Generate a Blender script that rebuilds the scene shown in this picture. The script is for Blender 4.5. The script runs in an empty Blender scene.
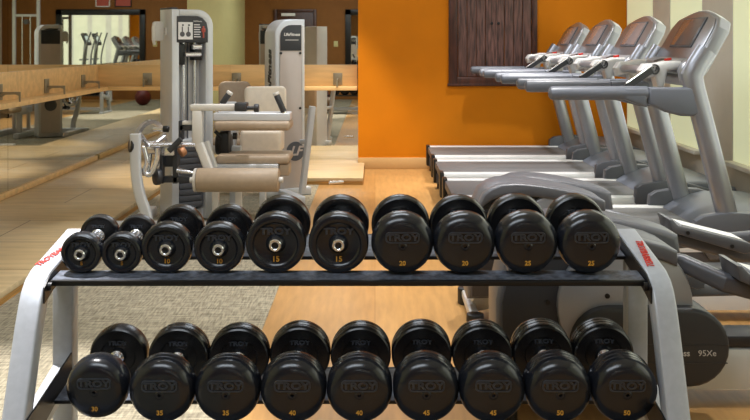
import bpy, bmesh, math, random
from mathutils import Vector, Matrix

scene = bpy.context.scene
C = scene.collection
random.seed(4)
R = math.radians
H = 1.2            # eye height
F = 900.0          # focal length in pixels of a 750 wide frame

# ------------------------------------------------------------------ camera, world, lights, exposure
cam = bpy.data.cameras.new('camera')
cam.lens = F * 36.0 / 750.0
cam.sensor_width = 36.0
cam.shift_y = -168.0 / 750.0
cam.clip_start = 0.05
camo = bpy.data.objects.new('camera', cam)
camo.location = (0, 0, H)
camo.rotation_euler = (R(90), 0, 0)
C.objects.link(camo)
scene.camera = camo

scene.view_settings.view_transform = 'Standard'
scene.view_settings.look = 'None'
scene.view_settings.gamma = 1.0
scene.view_settings.use_curve_mapping = False
scene.view_settings.exposure = 0.0

world = bpy.data.worlds.new('world')
scene.world = world
world.use_nodes = True
world.node_tree.nodes['Background'].inputs[0].default_value = (0.8, 0.9, 1.0, 1)
world.node_tree.nodes['Background'].inputs[1].default_value = 0.6


def area(name, loc, rot, sx, sy, power, col):
    l = bpy.data.lights.new(name, 'AREA')
    l.shape = 'RECTANGLE'
    l.size = sx
    l.size_y = sy
    l.energy = power
    l.color = col
    o = bpy.data.objects.new(name, l)
    o.location = loc
    o.rotation_euler = rot
    C.objects.link(o)
    return o


def spot(name, loc, target, power, angle, blend, col, radius=0.05):
    l = bpy.data.lights.new(name, 'SPOT')
    l.energy = power
    l.spot_size = R(angle)
    l.spot_blend = blend
    l.color = col
    l.shadow_soft_size = radius
    o = bpy.data.objects.new(name, l)
    o.location = loc
    d = Vector(target) - Vector(loc)
    o.rotation_euler = d.to_track_quat('-Z', 'Y').to_euler()
    C.objects.link(o)
    return o


WARM = (1.0, 0.90, 0.76)
NEUT = (1.0, 0.975, 0.96)
COOL = (0.82, 0.91, 1.0)
CEIL = 2.75
area('added_ceiling_fill', (-0.1, 3.4, CEIL - 0.06), (0, 0, 0), 1.4, 0.7, 28, COOL)  # added soft fill under the ceiling, stands for no fitting
area('added_ceiling_fill', (-0.1, 6.6, CEIL - 0.06), (0, 0, 0), 1.2, 0.6, 28, COOL)  # second added fill, lifts the far half of the room
area('added_ceiling_fill', (-0.8, 0.7, CEIL - 0.06), (0, 0, 0), 2.0, 1.0, 52, COOL)  # added cool fill overhead near the camera, brightens the dumbbell faces
area('window_daylight', (2.30, 4.6, 1.45), (0, R(90), 0), 1.7, 7.0, 42, (0.96, 1.0, 0.92))
# recessed ceiling downlights: (x, y, power, cone, colour)
DOWN = [(0.85, 4.4, 200, 60, NEUT), (1.15, 5.95, 190, 56, NEUT), (1.15, 7.0, 190, 56, NEUT), (1.15, 7.85, 130, 56, NEUT),
        (1.3, 3.4, 110, 60, NEUT),
        (-0.35, 7.95, 260, 50, WARM), (-1.55, 7.85, 260, 44, WARM), (-0.75, 5.2, 130, 60, NEUT),
        (0.15, 7.65, 140, 56, WARM),
        (-1.2, 2.65, 680, 42, NEUT), (-0.6, 3.9, 90, 60, NEUT), (0.15, 3.7, 75, 60, WARM)]
for (x, y, p, a, c) in DOWN:
    spot('downlight_lamp', (x, y, CEIL - 0.05), (x, y, 0), p, a, 0.5, c, 0.04)

# ------------------------------------------------------------------ materials


def lin(c):
    return tuple(((v / 255.0) / 12.92 if v / 255.0 <= 0.04045 else ((v / 255.0 + 0.055) / 1.055) ** 2.4) for v in c)


def mat(name, rgb, rough=0.5, metal=0.0, spec=0.5, noise=0.0, nscale=8.0, bump=0.0, bscale=200.0, coat=0.0, stretch=(1, 1, 1)):
    m = bpy.data.materials.new(name)
    m.use_nodes = True
    nt = m.node_tree
    b = nt.nodes['Principled BSDF']
    col = lin(rgb)
    b.inputs['Base Color'].default_value = (*col, 1)
    b.inputs['Roughness'].default_value = rough
    b.inputs['Metallic'].default_value = metal
    b.inputs['Specular IOR Level'].default_value = spec
    b.inputs['Coat Weight'].default_value = coat
    tc = nt.nodes.new('ShaderNodeTexCoord')
    mp = nt.nodes.new('ShaderNodeMapping')
    mp.inputs['Scale'].default_value = stretch
    nt.links.new(tc.outputs['Object'], mp.inputs['Vector'])
    nz = nt.nodes.new('ShaderNodeTexNoise')
    nz.inputs['Scale'].default_value = nscale
    nz.inputs['Detail'].default_value = 4
    nt.links.new(mp.outputs['Vector'], nz.inputs['Vector'])
    mx = nt.nodes.new('ShaderNodeMix')
    mx.data_type = 'RGBA'
    k = max(noise, 0.02)
    mx.inputs[6].default_value = (*[v * (1 - k) for v in col], 1)
    mx.inputs[7].default_value = (*[min(1, v * (1 + k)) for v in col], 1)
    mr = nt.nodes.new('ShaderNodeMapRange')
    mr.inputs[1].default_value = 0.34
    mr.inputs[2].default_value = 0.66
    nt.links.new(nz.outputs['Fac'], mr.inputs[0])
    nt.links.new(mr.outputs[0], mx.inputs[0])
    nt.links.new(mx.outputs[2], b.inputs['Base Color'])
    if bump > 0:
        n2 = nt.nodes.new('ShaderNodeTexNoise')
        n2.inputs['Scale'].default_value = bscale
        n2.inputs['Detail'].default_value = 2
        nt.links.new(mp.outputs['Vector'], n2.inputs['Vector'])
        bp = nt.nodes.new('ShaderNodeBump')
        bp.inputs['Strength'].default_value = bump
        bp.inputs['Distance'].default_value = 0.002
        nt.links.new(n2.outputs['Fac'], bp.inputs['Height'])
        nt.links.new(bp.outputs['Normal'], b.inputs['Normal'])
    return m


def glow(name, rgb, strength):
    m = mat(name, rgb, 0.6)
    b = m.node_tree.nodes['Principled BSDF']
    b.inputs['Emission Color'].default_value = (*lin(rgb), 1)
    b.inputs['Emission Strength'].default_value = strength
    return m


def planks(name, c1, c2, width, length, rough, along='y', gap=(70, 50, 30), gapsize=0.004, grain=30.0, offset=0.5):
    m = bpy.data.materials.new(name)
    m.use_nodes = True
    nt = m.node_tree
    b = nt.nodes['Principled BSDF']
    b.inputs['Roughness'].default_value = rough
    tc = nt.nodes.new('ShaderNodeTexCoord')
    mp = nt.nodes.new('ShaderNodeMapping')
    if along == 'y':
        mp.inputs['Rotation'].default_value = (0, 0, R(90))
    nt.links.new(tc.outputs['Object'], mp.inputs['Vector'])
    br = nt.nodes.new('ShaderNodeTexBrick')
    br.offset = offset
    br.inputs['Scale'].default_value = 1.0
    br.inputs['Brick Width'].default_value = length
    br.inputs['Row Height'].default_value = width
    br.inputs['Mortar Size'].default_value = gapsize
    br.inputs['Mortar Smooth'].default_value = 0.3
    br.inputs['Color1'].default_value = (*lin(c1), 1)
    br.inputs['Color2'].default_value = (*lin(c2), 1)
    br.inputs['Mortar'].default_value = (*lin(gap), 1)
    nt.links.new(mp.outputs['Vector'], br.inputs['Vector'])
    mp2 = nt.nodes.new('ShaderNodeMapping')
    mp2.inputs['Scale'].default_value = (1, 7, 7)
    nt.links.new(mp.outputs['Vector'], mp2.inputs['Vector'])
    nz = nt.nodes.new('ShaderNodeTexNoise')
    nz.inputs['Scale'].default_value = grain * 0.12
    nz.inputs['Detail'].default_value = 6
    nt.links.new(mp2.outputs['Vector'], nz.inputs['Vector'])
    rp = nt.nodes.new('ShaderNodeMapRange')
    rp.inputs[1].default_value = 0.25
    rp.inputs[2].default_value = 0.75
    rp.inputs[3].default_value = 0.78
    rp.inputs[4].default_value = 1.12
    nt.links.new(nz.outputs['Fac'], rp.inputs[0])
    mx = nt.nodes.new('ShaderNodeMix')
    mx.data_type = 'RGBA'
    mx.blend_type = 'MULTIPLY'
    mx.inputs[0].default_value = 1.0
    nt.links.new(br.outputs['Color'], mx.inputs[6])
    nt.links.new(rp.outputs[0], mx.inputs[7])
    nt.links.new(mx.outputs[2], b.inputs['Base Color'])
    return m


def carpet_mat():
    m = bpy.data.materials.new('woven_carpet')
    m.use_nodes = True
    nt = m.node_tree
    b = nt.nodes['Principled BSDF']
    b.inputs['Roughness'].default_value = 0.9
    tc = nt.nodes.new('ShaderNodeTexCoord')
    nodes = []
    for sc in ((9, 90, 1), (120, 14, 1)):
        mp = nt.nodes.new('ShaderNodeMapping')
        mp.inputs['Scale'].default_value = sc
        nt.links.new(tc.outputs['Object'], mp.inputs['Vector'])
        nz = nt.nodes.new('ShaderNodeTexNoise')
        nz.inputs['Scale'].default_value = 1.0
        nz.inputs['Detail'].default_value = 3
        nt.links.new(mp.outputs['Vector'], nz.inputs['Vector'])
        nodes.append(nz)
    ad = nt.nodes.new('ShaderNodeMath')
    ad.operation = 'ADD'
    nt.links.new(nodes[0].outputs['Fac'], ad.inputs[0])
    nt.links.new(nodes[1].outputs['Fac'], ad.inputs[1])
    cr = nt.nodes.new('ShaderNodeValToRGB')
    cr.color_ramp.elements[0].position = 0.36
    cr.color_ramp.elements[0].color = (*lin((94, 86, 71)), 1)
    cr.color_ramp.elements[1].position = 0.62
    cr.color_ramp.elements[1].color = (*lin((162, 153, 131)), 1)
    hf = nt.nodes.new('ShaderNodeMath')
    hf.operation = 'MULTIPLY'
    hf.inputs[1].default_value = 0.5
    nt.links.new(ad.outputs[0], hf.inputs[0])
    nt.links.new(hf.outputs[0], cr.inputs['Fac'])
    nt.links.new(cr.outputs['Color'], b.inputs['Base Color'])
    bp = nt.nodes.new('ShaderNodeBump')
    bp.inputs['Strength'].default_value = 0.4
    bp.inputs['Distance'].default_value = 0.004
    nt.links.new(hf.outputs[0], bp.inputs['Height'])
    nt.links.new(bp.outputs['Normal'], b.inputs['Normal'])
    return m


M = {}
M['orange'] = mat('orange_paint', (204, 120, 5), 0.7, spec=0.2, noise=0.06, nscale=2.0)
M['brown'] = mat('dimmed_orange_paint', (134, 84, 28), 0.7, noise=0.05)  # the orange paint with the rear wall's dimness put into its colour
M['cream'] = mat('cream_paint', (206, 196, 140), 0.7)
M['pier'] = mat('beige_paint', (222, 214, 198), 0.7)
M['white'] = mat('white_paint', (235, 232, 222), 0.5)
M['baseboard'] = mat('baseboard_paint', (205, 165, 110), 0.5)
M['ceil'] = mat('ceiling_paint', (225, 220, 210), 0.9)
M['mirror'] = mat('mirror_glass', (222, 222, 214), 0.012, metal=1.0)
M['floor'] = planks('golden_floor', (180, 138, 84), (166, 123, 70), 0.9, 0.9, 0.38, 'y', (156, 114, 64), 0.003, 40, 0.0)
M['platform'] = planks('maple_boards', (206, 182, 142), (198, 172, 130), 0.62, 2.4, 0.42, 'x', (126, 92, 52), 0.005, 26, 0.3)
M['platform_edge'] = mat('plywood_edge', (176, 130, 66), 0.5, noise=0.3, nscale=5, stretch=(1, 1, 40))
M['ledge'] = planks('oak_ledge', (234, 194, 134), (228, 186, 124), 1.0, 3.0, 0.45, 'x', (200, 150, 90), 0.001, 22)
M['carpet'] = carpet_mat()
M['glow'] = glow('sunlit_blind', (222, 226, 186), 0.5)
M['old_wood'] = mat('old_dark_wood', (94, 66, 60), 0.55, noise=0.7, nscale=6, bump=0.6, bscale=20, stretch=(9, 9, 0.9))
M['dark_wood'] = mat('dark_wood', (70, 36, 24), 0.4, noise=0.4, nscale=8, stretch=(6, 6, 1))
M['rubber'] = mat('black_rubber', (25, 28, 35), 0.23, spec=0.55, noise=0.1, nscale=30, bump=0.08, bscale=300)
M['rubber_highlight'] = mat('highlight_black_rubber', (50, 54, 62), 0.33, noise=0.15, nscale=40)  # lighter tone paints the highlights that pick out the raised lettering
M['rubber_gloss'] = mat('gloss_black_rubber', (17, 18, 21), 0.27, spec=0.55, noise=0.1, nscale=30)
M['chrome'] = mat('chrome', (232, 232, 236), 0.2, metal=0.9)
M['gold'] = mat('gold_paint', (214, 158, 62), 0.45)
M['rack'] = mat('silver_grey_powder_coat', (174, 178, 186), 0.34, metal=0.1, noise=0.04, nscale=60)
M['red'] = mat('red_ink', (206, 42, 30), 0.5)
M['black_metal'] = mat('black_steel', (24, 24, 27), 0.4, metal=0.2)
M['tray'] = mat('ribbed_black_tray_mat', (80, 85, 96), 0.5, noise=0.5, nscale=60, bump=0.5, bscale=140)
M['silver'] = mat('silver_plastic', (160, 162, 168), 0.32, metal=0.5)
M['silver_lt'] = mat('light_silver_plastic', (206, 206, 206), 0.35, metal=0.15)
M['tube'] = mat('satin_metal_tube', (158, 160, 168), 0.34, metal=0.75)
M['face'] = mat('satin_silver_face', (160, 160, 164), 0.28, metal=0.8)
M['alu'] = mat('brushed_aluminium', (212, 212, 212), 0.36, metal=0.4, noise=0.06, nscale=20, stretch=(1, 20, 20))
M['grey'] = mat('mid_grey_plastic', (102, 106, 116), 0.4)
M['ell'] = mat('warm_grey_plastic', (84, 85, 91), 0.36)
M['ell_dk'] = mat('deep_grey_plastic', (48, 49, 53), 0.42)
M['grey_dk'] = mat('dark_grey_plastic', (84, 86, 92), 0.4)
M['grey_ch'] = mat('charcoal_plastic', (52, 53, 57), 0.42)
M['belt'] = mat('running_belt', (88, 87, 88), 0.55, noise=0.1, nscale=100)
M['black'] = mat('black_plastic', (16, 16, 17), 0.4)
M['screen'] = mat('smoked_screen', (120, 108, 106), 0.12)
M['tan'] = mat('tan_vinyl', (226, 212, 194), 0.42, noise=0.04, nscale=30)
M['tan_dk'] = mat('khaki_vinyl', (170, 150, 128), 0.48, noise=0.05, nscale=30)
M['frame'] = mat('silver_frame_paint', (206, 208, 212), 0.36, metal=0.2)
M['frame_lt'] = mat('pale_frame_paint', (214, 210, 204), 0.4, metal=0.1)
M['shroud'] = mat('pale_grey_shroud', (196, 184, 176), 0.5)
M['maroon'] = mat('maroon_vinyl', (96, 22, 22), 0.5)
M['copper'] = mat('copper_bushing', (176, 124, 88), 0.4, metal=0.4)
M['paper'] = mat('white_paper', (238, 238, 240), 0.6)
M['ink'] = mat('grey_ink', (90, 90, 96), 0.6)
M['pink'] = mat('poster_red', (186, 86, 74), 0.6)
M['steel_dk'] = mat('bracket_steel', (150, 140, 118), 0.4, metal=0.5)
M['screen_on'] = glow('lit_screen', (214, 232, 240), 1.2)

# ------------------------------------------------------------------ mesh helpers
XA, YA, ZA = Vector((1, 0, 0)), Vector((0, 1, 0)), Vector((0, 0, 1))


class MB:
    def __init__(self):
        self.bm = bmesh.new()

    def _merge(self, t, mtx=None):
        if mtx is not None:
            bmesh.ops.transform(t, matrix=mtx, verts=t.verts)
        me = bpy.data.meshes.new('t')
        t.to_mesh(me)
        t.free()
        self.bm.from_mesh(me)
        bpy.data.meshes.remove(me)
        return self

    def box(self, x0, x1, y0, y1, z0, z1, bev=0.0, seg=2, mtx=None):
        t = bmesh.new()
        bmesh.ops.create_cube(t, size=1)
        for v in t.verts:
            v.co = Vector((x0 + (v.co.x + .5) * (x1 - x0), y0 + (v.co.y + .5) * (y1 - y0), z0 + (v.co.z + .5) * (z1 - z0)))
        if bev > 0:
            bmesh.ops.bevel(t, geom=t.edges[:], offset=bev, segments=seg, profile=0.5, affect='EDGES')
        return self._merge(t, mtx)

    def prism(self, pts, a, b, axis='y', bev=0.0, seg=2, mtx=None):
        """pts: 2-D outline; axis y -> (x,z), axis x -> (y,z), axis z -> (x,y); extruded from a to b"""
        t = bmesh.new()

        def mk(p, d):
            if axis == 'y':
                return (p[0], d, p[1])
            if axis == 'x':
                return (d, p[0], p[1])
            return (p[0], p[1], d)
        A = [t.verts.new(mk(p, a)) for p in pts]
        B = [t.verts.new(mk(p, b)) for p in pts]
        n = len(pts)
        fa = t.faces.new(A)
        fb = t.faces.new(B[::-1])
        for i in range(n):
            t.faces.new((A[i], B[i], B[(i + 1) % n], A[(i + 1) % n]))
        bmesh.ops.recalc_face_normals(t, faces=t.faces)
        if bev > 0:
            es = list(set(fa.edges[:] + fb.edges[:]))
            bmesh.ops.bevel(t, geom=es, offset=bev, segments=seg, profile=0.5, affect='EDGES')
        return self._merge(t, mtx)

    def lathe(self, prof, mtx=None, seg=32):
        """prof: (radius, height) about local z"""
        t = bmesh.new()
        rings = []
        for (r, h) in prof:
            if r < 1e-6:
                rings.append([t.verts.new((0, 0, h))])
            else:
                rings.append([t.verts.new((r * math.cos(2 * math.pi * i / seg), r * math.sin(2 * math.pi * i / seg), h)) for i in range(seg)])
        for a, b in zip(rings[:-1], rings[1:]):
            for i in range(seg):
                j = (i + 1) % seg
                if len(a) == 1 and len(b) == 1:
                    continue
                if len(a) == 1:
                    t.faces.new((a[0], b[i], b[j]))
                elif len(b) == 1:
                    t.faces.new((a[i], b[0], a[j]))
                else:
                    t.faces.new((a[i], b[i], b[j], a[j]))
        bmesh.ops.recalc_face_normals(t, faces=t.faces)
        return self._merge(t, mtx)

    def cyl(self, p, q, r, r2=None, seg=20, bev=0.0):
        p, q = Vector(p), Vector(q)
        d = q - p
        L = d.length
        r2 = r if r2 is None else r2
        m = Matrix.Translation(p) @ d.to_track_quat('Z', 'Y').to_matrix().to_4x4()
        if bev > 0:
            pr = [(0, 0), (r - bev, 0), (r - bev * .3, bev * .3), (r, bev), (r2, L - bev), (r2 - bev * .3, L - bev * .3), (r2 - bev, L), (0, L)]
        else:
            pr = [(0, 0), (r, 0), (r2, L), (0, L)]
        return self.lathe(pr, m, seg)

    def sweep(self, path, section, up=None, closed=False):
        """sweep a closed 2-D section along a polyline; section (u,v): v along 'up'"""
        t = bmesh.new()
        P = [Vector(p) for p in path]
        rings = []
        n = len(P)
        prev = None
        for i in range(n):
            if i == 0:
                d = P[1] - P[0]
            elif i == n - 1:
                d = P[-1] - P[-2]
            else:
                d = (P[i + 1] - P[i]).normalized() + (P[i] - P[i - 1]).normalized()
            d.normalize()
            if up is not None:
                s = d.cross(Vector(up)).normalized()
                w = s.cross(d).normalized()
            else:
                if prev is None:
                    a = ZA if abs(d.z) < .9 else XA
                    s = d.cross(a).normalized()
                else:
                    s = (prev - d * prev.dot(d)).normalized()
                prev = s
                w = s.cross(d).normalized()
            k = 1.0
            if 0 < i < n - 1:
                c = (P[i + 1] - P[i]).normalized().dot(d)
                k = 1.0 / max(.6, c)
            rings.append([t.verts.new(P[i] + s * u + w * v * (k if up is not None else 1)) for (u, v) in section])
        m = len(section)
        for a, b in zip(rings[:-1], rings[1:]):
            for i in range(m):
                j = (i + 1) % m
                t.faces.new((a[i], a[j], b[j], b[i]))
        t.faces.new(rings[0][::-1])
        t.faces.new(rings[-1])
        bmesh.ops.recalc_face_normals(t, faces=t.faces)
        return self._merge(t)

    def tube(self, path, r, seg=14):
        return self.sweep(path, [(r * math.cos(2 * math.pi * i / seg), r * math.sin(2 * math.pi * i / seg)) for i in range(seg)])

    def mesh(self, me, mtx):
        t = bmesh.new()
        t.from_mesh(me)
        return self._merge(t, mtx)

    def build(self, name, m, parent=None, smooth=32):
        me = bpy.data.meshes.new(name)
        self.bm.to_mesh(me)
        self.bm.free()
        me.materials.append(m)
        if smooth:
            me.shade_smooth()
            me.set_sharp_from_angle(angle=R(smooth))
        o = bpy.data.objects.new(name, me)
        C.objects.link(o)
        if parent is not None:
            o.parent = parent
        return o


def rrect(w, h, r, n=4):
    """rounded rectangle outline centred on 0"""
    pts = []
    for (cx, cy, a0) in ((w / 2 - r, h / 2 - r, 0), (-w / 2 + r, h / 2 - r, 90), (-w / 2 + r, -h / 2 + r, 180), (w / 2 - r, -h / 2 + r, 270)):
        for i in range(n + 1):
            a = R(a0 + 90.0 * i / n)
            pts.append((cx + r * math.cos(a), cy + r * math.sin(a)))
    return pts


def arc(cx, cy, r, a0, a1, n=8):
    return [(cx + r * math.cos(R(a0 + (a1 - a0) * i / n)), cy + r * math.sin(R(a0 + (a1 - a0) * i / n))) for i in range(n + 1)]


def smooth_path(pts, n=6):
    """Catmull-Rom through the points"""
    P = [Vector(p) for p in pts]
    P = [P[0] * 2 - P[1]] + P + [P[-1] * 2 - P[-2]]
    out = []
    for i in range(1, len(P) - 2):
        for k in range(n):
            t = k / n
            a, b, c, d = P[i - 1], P[i], P[i + 1], P[i + 2]
            out.append(.5 * ((2 * b) + (c - a) * t + (2 * a - 5 * b + 4 * c - d) * t * t + (3 * b - a - 3 * c + d) * t ** 3))
    out.append(P[-2])
    return out


_txt = {}


def text_mesh(s, size, extrude, offset=0.0, shear=0.0):
    k = (s, size, extrude, offset, shear)
    if k not in _txt:
        cu = bpy.data.curves.new('lettering', 'FONT')
        cu.body = s
        cu.size = size
        cu.extrude = extrude
        cu.offset = offset
        cu.shear = shear
        cu.resolution_u = 3
        cu.align_x = 'CENTER'
        cu.align_y = 'CENTER'
        ob = bpy.data.objects.new('lettering', cu)
        me = bpy.data.meshes.new_from_object(ob)
        bpy.data.objects.remove(ob)
        _txt[k] = me
    return _txt[k]


def frame_mtx(origin, right, up):
    r = Vector(right).normalized()
    u = Vector(up)
    u = (u - r * u.dot(r)).normalized()
    n = r.cross(u)
    m = Matrix((r, u, n)).transposed().to_4x4()
    return Matrix.Translation(Vector(origin)) @ m


def tag(o, label, cat, group=None):
    o['label'] = label
    o['category'] = cat
    if group:
        o['group'] = group
    return o


def thing(name, label, cat, loc=(0, 0, 0), rotz=0.0, group=None):
    o = bpy.data.objects.new(name, None)
    o.empty_display_size = 0.1
    C.objects.link(o)
    o.location = loc
    o.rotation_euler = (0, 0, rotz)
    return tag(o, label, cat, group)


def struct(name, mb, m, parent=None, smooth=32):
    o = mb.build(name, m, parent, smooth)
    if parent is None:
        o['kind'] = 'structure'
    return o


def copy_tree(o, parent=None):
    c = o.copy()
    C.objects.link(c)
    c.parent = parent
    for ch in [x for x in C.objects if x.parent == o]:
        copy_tree(ch, c)
    return c


def at(px, py, d):
    """the point at depth d along the sight line through a photograph pixel"""
    return Vector(((px - 375.0) * d / F, d, H - (py - 42.0) * d / F))


# ------------------------------------------------------------------ the room
WL, WR = -2.70, 2.38          # left mirror wall, right window wall
DM, DO = 8.73, 8.52           # back mirror plane, orange wall plane
REAR = -1.30
struct('floor', MB().box(WL - .1, WR + .25, REAR - .1, 8.95, -0.06, 0), M['floor'])
struct('ceiling', MB().box(WL - .1, WR + .25, REAR - .1, 8.95, CEIL, CEIL + .08), M['ceil'])
struct('wall_left', MB().box(WL - .12, WL - .012, REAR, 8.95, 0, CEIL), M['cream'])
struct('wall_back', MB().box(-0.16, WR + .25, DO, 8.95, 0, CEIL), M['orange'])
struct('wall_back_recess', MB().box(WL, -0.16, DM + .012, 8.95, 0, CEIL), M['brown'])
struct('wall_rear', MB().box(WL - .1, WR + .25, REAR - .12, REAR, 0, CEIL), M['brown'])
struct('baseboard_back', MB().box(-0.16, WR, DO - .014, DO, 0, 0.106, 0.004), M['baseboard'])

# window wall: windows and piers alternate along it
wins = [(7.71, 8.515), (6.545, 7.27), (4.75, 6.0), (3.2, 4.35), (1.6, 2.8), (-0.9, 1.1)]
mb = MB()
SILL = 0.41
mb.box(WR, WR + .2, REAR, DO, 0, SILL - .03)
mb.box(WR, WR + .2, REAR, DO, 2.45, CEIL)
edges = [DO] + [v for (a, b) in wins for v in (b, a)] + [REAR]
for i in range(0, len(edges), 2):
    if edges[i] - edges[i + 1] > .005:
        mb.box(WR, WR + .2, edges[i + 1], edges[i], SILL - .03, 2.45)
struct('wall_right', mb, M['pier'])
for i, (a, b) in enumerate(wins):
    w = struct('window_%d' % (i + 1), MB().box(WR + .004, WR + .02, a, b, SILL, 2.45), M['glow'])
    MB().box(WR - .06, WR + .12, a - .0, b, SILL - .03, SILL, 0.004).build('window_sill', M['white'], w)
    f = MB()
    f.box(WR + .002, WR + .022, a, a + .012, SILL, 2.45)
    f.box(WR + .002, WR + .022, b - .012, b, SILL, 2.45)
    f.box(WR + .002, WR + .022, a, b, 2.43, 2.45)
    f.build('window_frame', M['white'], w)

# mirrors
for (a, b, lab) in ((6.622, 8.73, 'tall plain mirror panel on the left wall meeting the back corner'),
                    (4.53, 6.618, 'tall plain mirror panel at the left edge, nearest the viewer')):
    tag(MB().box(WL - .012, WL, a, b, 0.0, CEIL).build('wall_mirror', M['mirror']), lab, 'mirror', 'wall mirrors')
tag(MB().box(WL, -0.162, DM, DM + .012, 0, CEIL).build('wall_mirror', M['mirror']),
    'wide plain mirror on the back wall left of the orange wall', 'mirror', 'wall mirrors')

# carpet and maple platforms
tag(MB().box(-1.70, -0.47, REAR, 7.55, 0.0, 0.003).build('carpet', M['carpet']),
    'grey beige woven carpet runner beneath the machines and rack', 'carpet')
PT = 0.06


def platform(label, x0, x1, y0, y1):
    t = thing('wooden_platform', label, 'platform', ((x0 + x1) / 2, (y0 + y1) / 2, 0.0), 0, 'low wooden platforms')
    hx, hy = (x1 - x0) / 2, (y1 - y0) / 2
    MB().box(-hx, hx, -hy, hy, 0.030, PT, 0.003).build('top_board', M['platform'], t)
    MB().box(-hx, hx - .004, -hy + .004, hy, 0.0, 0.030).build('base_board', M['platform_edge'], t)
    return t


platform('low pale wooden platform running along the left mirror wall', WL, -1.702, REAR + .3, 7.548)
platform('low pale wooden platform in front of the back mirror, ending at the orange wall', WL, -0.10, 7.552, DO - .016)
tag(MB().box(WL, -0.165, DO - .014, DM - .002, 0.0, PT - .001).build('platform_filler_board', M['platform']),
    'narrow pale floor board filling the gap under the back mirror', 'board')
tag(MB().box(WL, WL + .022, REAR + .3, DM - .03, PT, PT + .045, 0.006).build('base_strip', M['ledge']),
    'slim wooden strip along the foot of the left mirror', 'trim')

# wooden ledges with steel brackets
LZ0, LZ1, LZ2, LS = 0.738, 0.775, 0.98, 0.16


def bracket(parent, mtx):
    m = MB()
    m.box(-.044, .044, -.012, 0, .01, .125, .002, mtx=mtx)
    m.box(-.010, .010, -.155, -.01, .060, .070, .002, mtx=mtx)
    m.prism([(-.155, .062), (-.155, .0), (-.147, .0), (-.144, .044), (-.12, .052), (-.05, .050), (-.012, .03), (-.012, .062)], -.008, .008, 'x', mtx=mtx)
    return m.build('bracket', M['steel_dk'], parent)


t = thing('wooden_ledge', 'long wooden ledge with steel brackets across the left mirror', 'ledge', (WL, 6.6, LZ0), 0, 'wooden ledges')
MB().box(0, .024, -3.2, DM - 6.6 - LS - .001, LZ1 - LZ0, LZ2 - LZ0, .003).build('back_board', M['ledge'], t)
MB().box(0, LS, -3.2, DM - 6.6 - LS - .001, 0, LZ1 - LZ0, .004).build('shelf_board', M['ledge'], t)
for d in (8.24, 7.32, 6.40, 5.48, 4.56):
    bracket(t, Matrix.Translation((.024, d - 6.6, LZ1 - LZ0)) @ Matrix.Rotation(R(90), 4, 'Z'))
t = thing('wooden_ledge', 'long wooden ledge with steel brackets across the back mirror', 'ledge', (-1.4, DM, LZ0), 0, 'wooden ledges')
MB().box(WL + .002 + 1.4, -.17 + 1.4, -.024, 0, LZ1 - LZ0, LZ2 - LZ0, .003).build('back_board', M['ledge'], t)
MB().box(WL + .001 + 1.4, WL + .025 + 1.4, -LS + .001, -.025, LZ1 - LZ0, LZ2 - LZ0, .003).build('corner_board', M['ledge'], t)
MB().box(WL + 1.4 + .002, -.17 + 1.4, -LS, 0, 0, LZ1 - LZ0, .004).build('shelf_board', M['ledge'], t)
for x in (-2.2, -1.34, -.36):
    bracket(t, Matrix.Translation((x + 1.4, -.024, LZ1 - LZ0)))

# old wooden shutter on the orange wall
x0, x1, z0, z1 = (449 - 375) * 8.46 / F, (538 - 375) * 8.46 / F, H - 43 * 8.46 / F, 2.15
sx, szc = (x0 + x1) / 2, z0
t = thing('wooden_shutter', 'weathered dark wooden shutter panel hung on the orange wall', 'shutter', (sx, DO, szc))
w, h = x1 - x0, z1 - z0
f = MB()
f.box(-w / 2, -w / 2 + .085, -.030, 0, 0, h, .006)
f.box(w / 2 - .05, w / 2, -.030, 0, 0, h, .006)
f.box(-w / 2, w / 2, -.030, 0, h - .07, h, .006)
f.box(-w / 2 + .08, w / 2 - .04, -.030, 0, 0, .075, .006)
f.box(-w / 2 - .01, w / 2 + .01, -.031, 0, -.012, .012, .004)
f.build('frame', M['dark_wood'], t)
pw = (w - .135) / 2
for k in range(2):
    a = -w / 2 + .085 + k * pw
    p = MB()
    n = 4
    for i in range(n):
        b0 = a + .004 + i * (pw - .008) / n
        b1 = a + .004 + (i + 1) * (pw - .008) / n
        p.box(b0 + .002, b1 - .002, -.018 - .005 * (i % 2), -.002, .078, h - .072, .004)
    p.box(a + pw - .02 if k == 0 else a, a + pw if k == 0 else a + .02, -.026, -.002, .078, h - .072, .004)
    p.build('door_panel', M['old_wood'], t)
for xx in (-.012, .052):
    MB().cyl((xx, -.034, .58), (xx, -.02, .58), .014, bev=.003).build('latch', M['black_metal'], t)

# ------------------------------------------------------------------ behind the viewer, seen in the mirrors
fx0, fx1, fz0, fz1 = -.62, 1.24, .50, 1.88
t = thing('framed_mirror', 'large mirror in a black frame seen reflected on the brown wall', 'mirror', ((fx0 + fx1) / 2, REAR, fz0))
w, h = fx1 - fx0, fz1 - fz0
f = MB()
for (a, b, c, d) in ((-w / 2, -w / 2 + .12, 0, h), (w / 2 - .12, w / 2, 0, h), (-w / 2, w / 2, 0, .12), (-w / 2, w / 2, h - .12, h)):
    f.box(a, b, 0, .05, c, d, .008)
f.build('frame', M['black'], t)
MB().box(-w / 2 + .1, w / 2 - .1, .004, .02, .1, h - .1).build('mirror_glass', M['mirror'], t)
d1 = struct('door_1', MB().box(-2.05, -1.28, REAR, REAR + .03, 0, 1.82, .004), M['dark_wood'])
f = MB()
f.box(-2.11, -2.05, REAR, REAR + .045, 0, 1.88, .004)
f.box(-1.28, -1.22, REAR, REAR + .045, 0, 1.88, .004)
f.box(-2.05, -1.28, REAR, REAR + .045, 1.82, 1.88, .004)
f.build('door_frame', M['dark_wood'], d1)
MB().cyl((-1.34, REAR + .03, .9), (-1.34, REAR + .08, .9), .025).build('door_handle', M['chrome'], d1)
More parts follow.
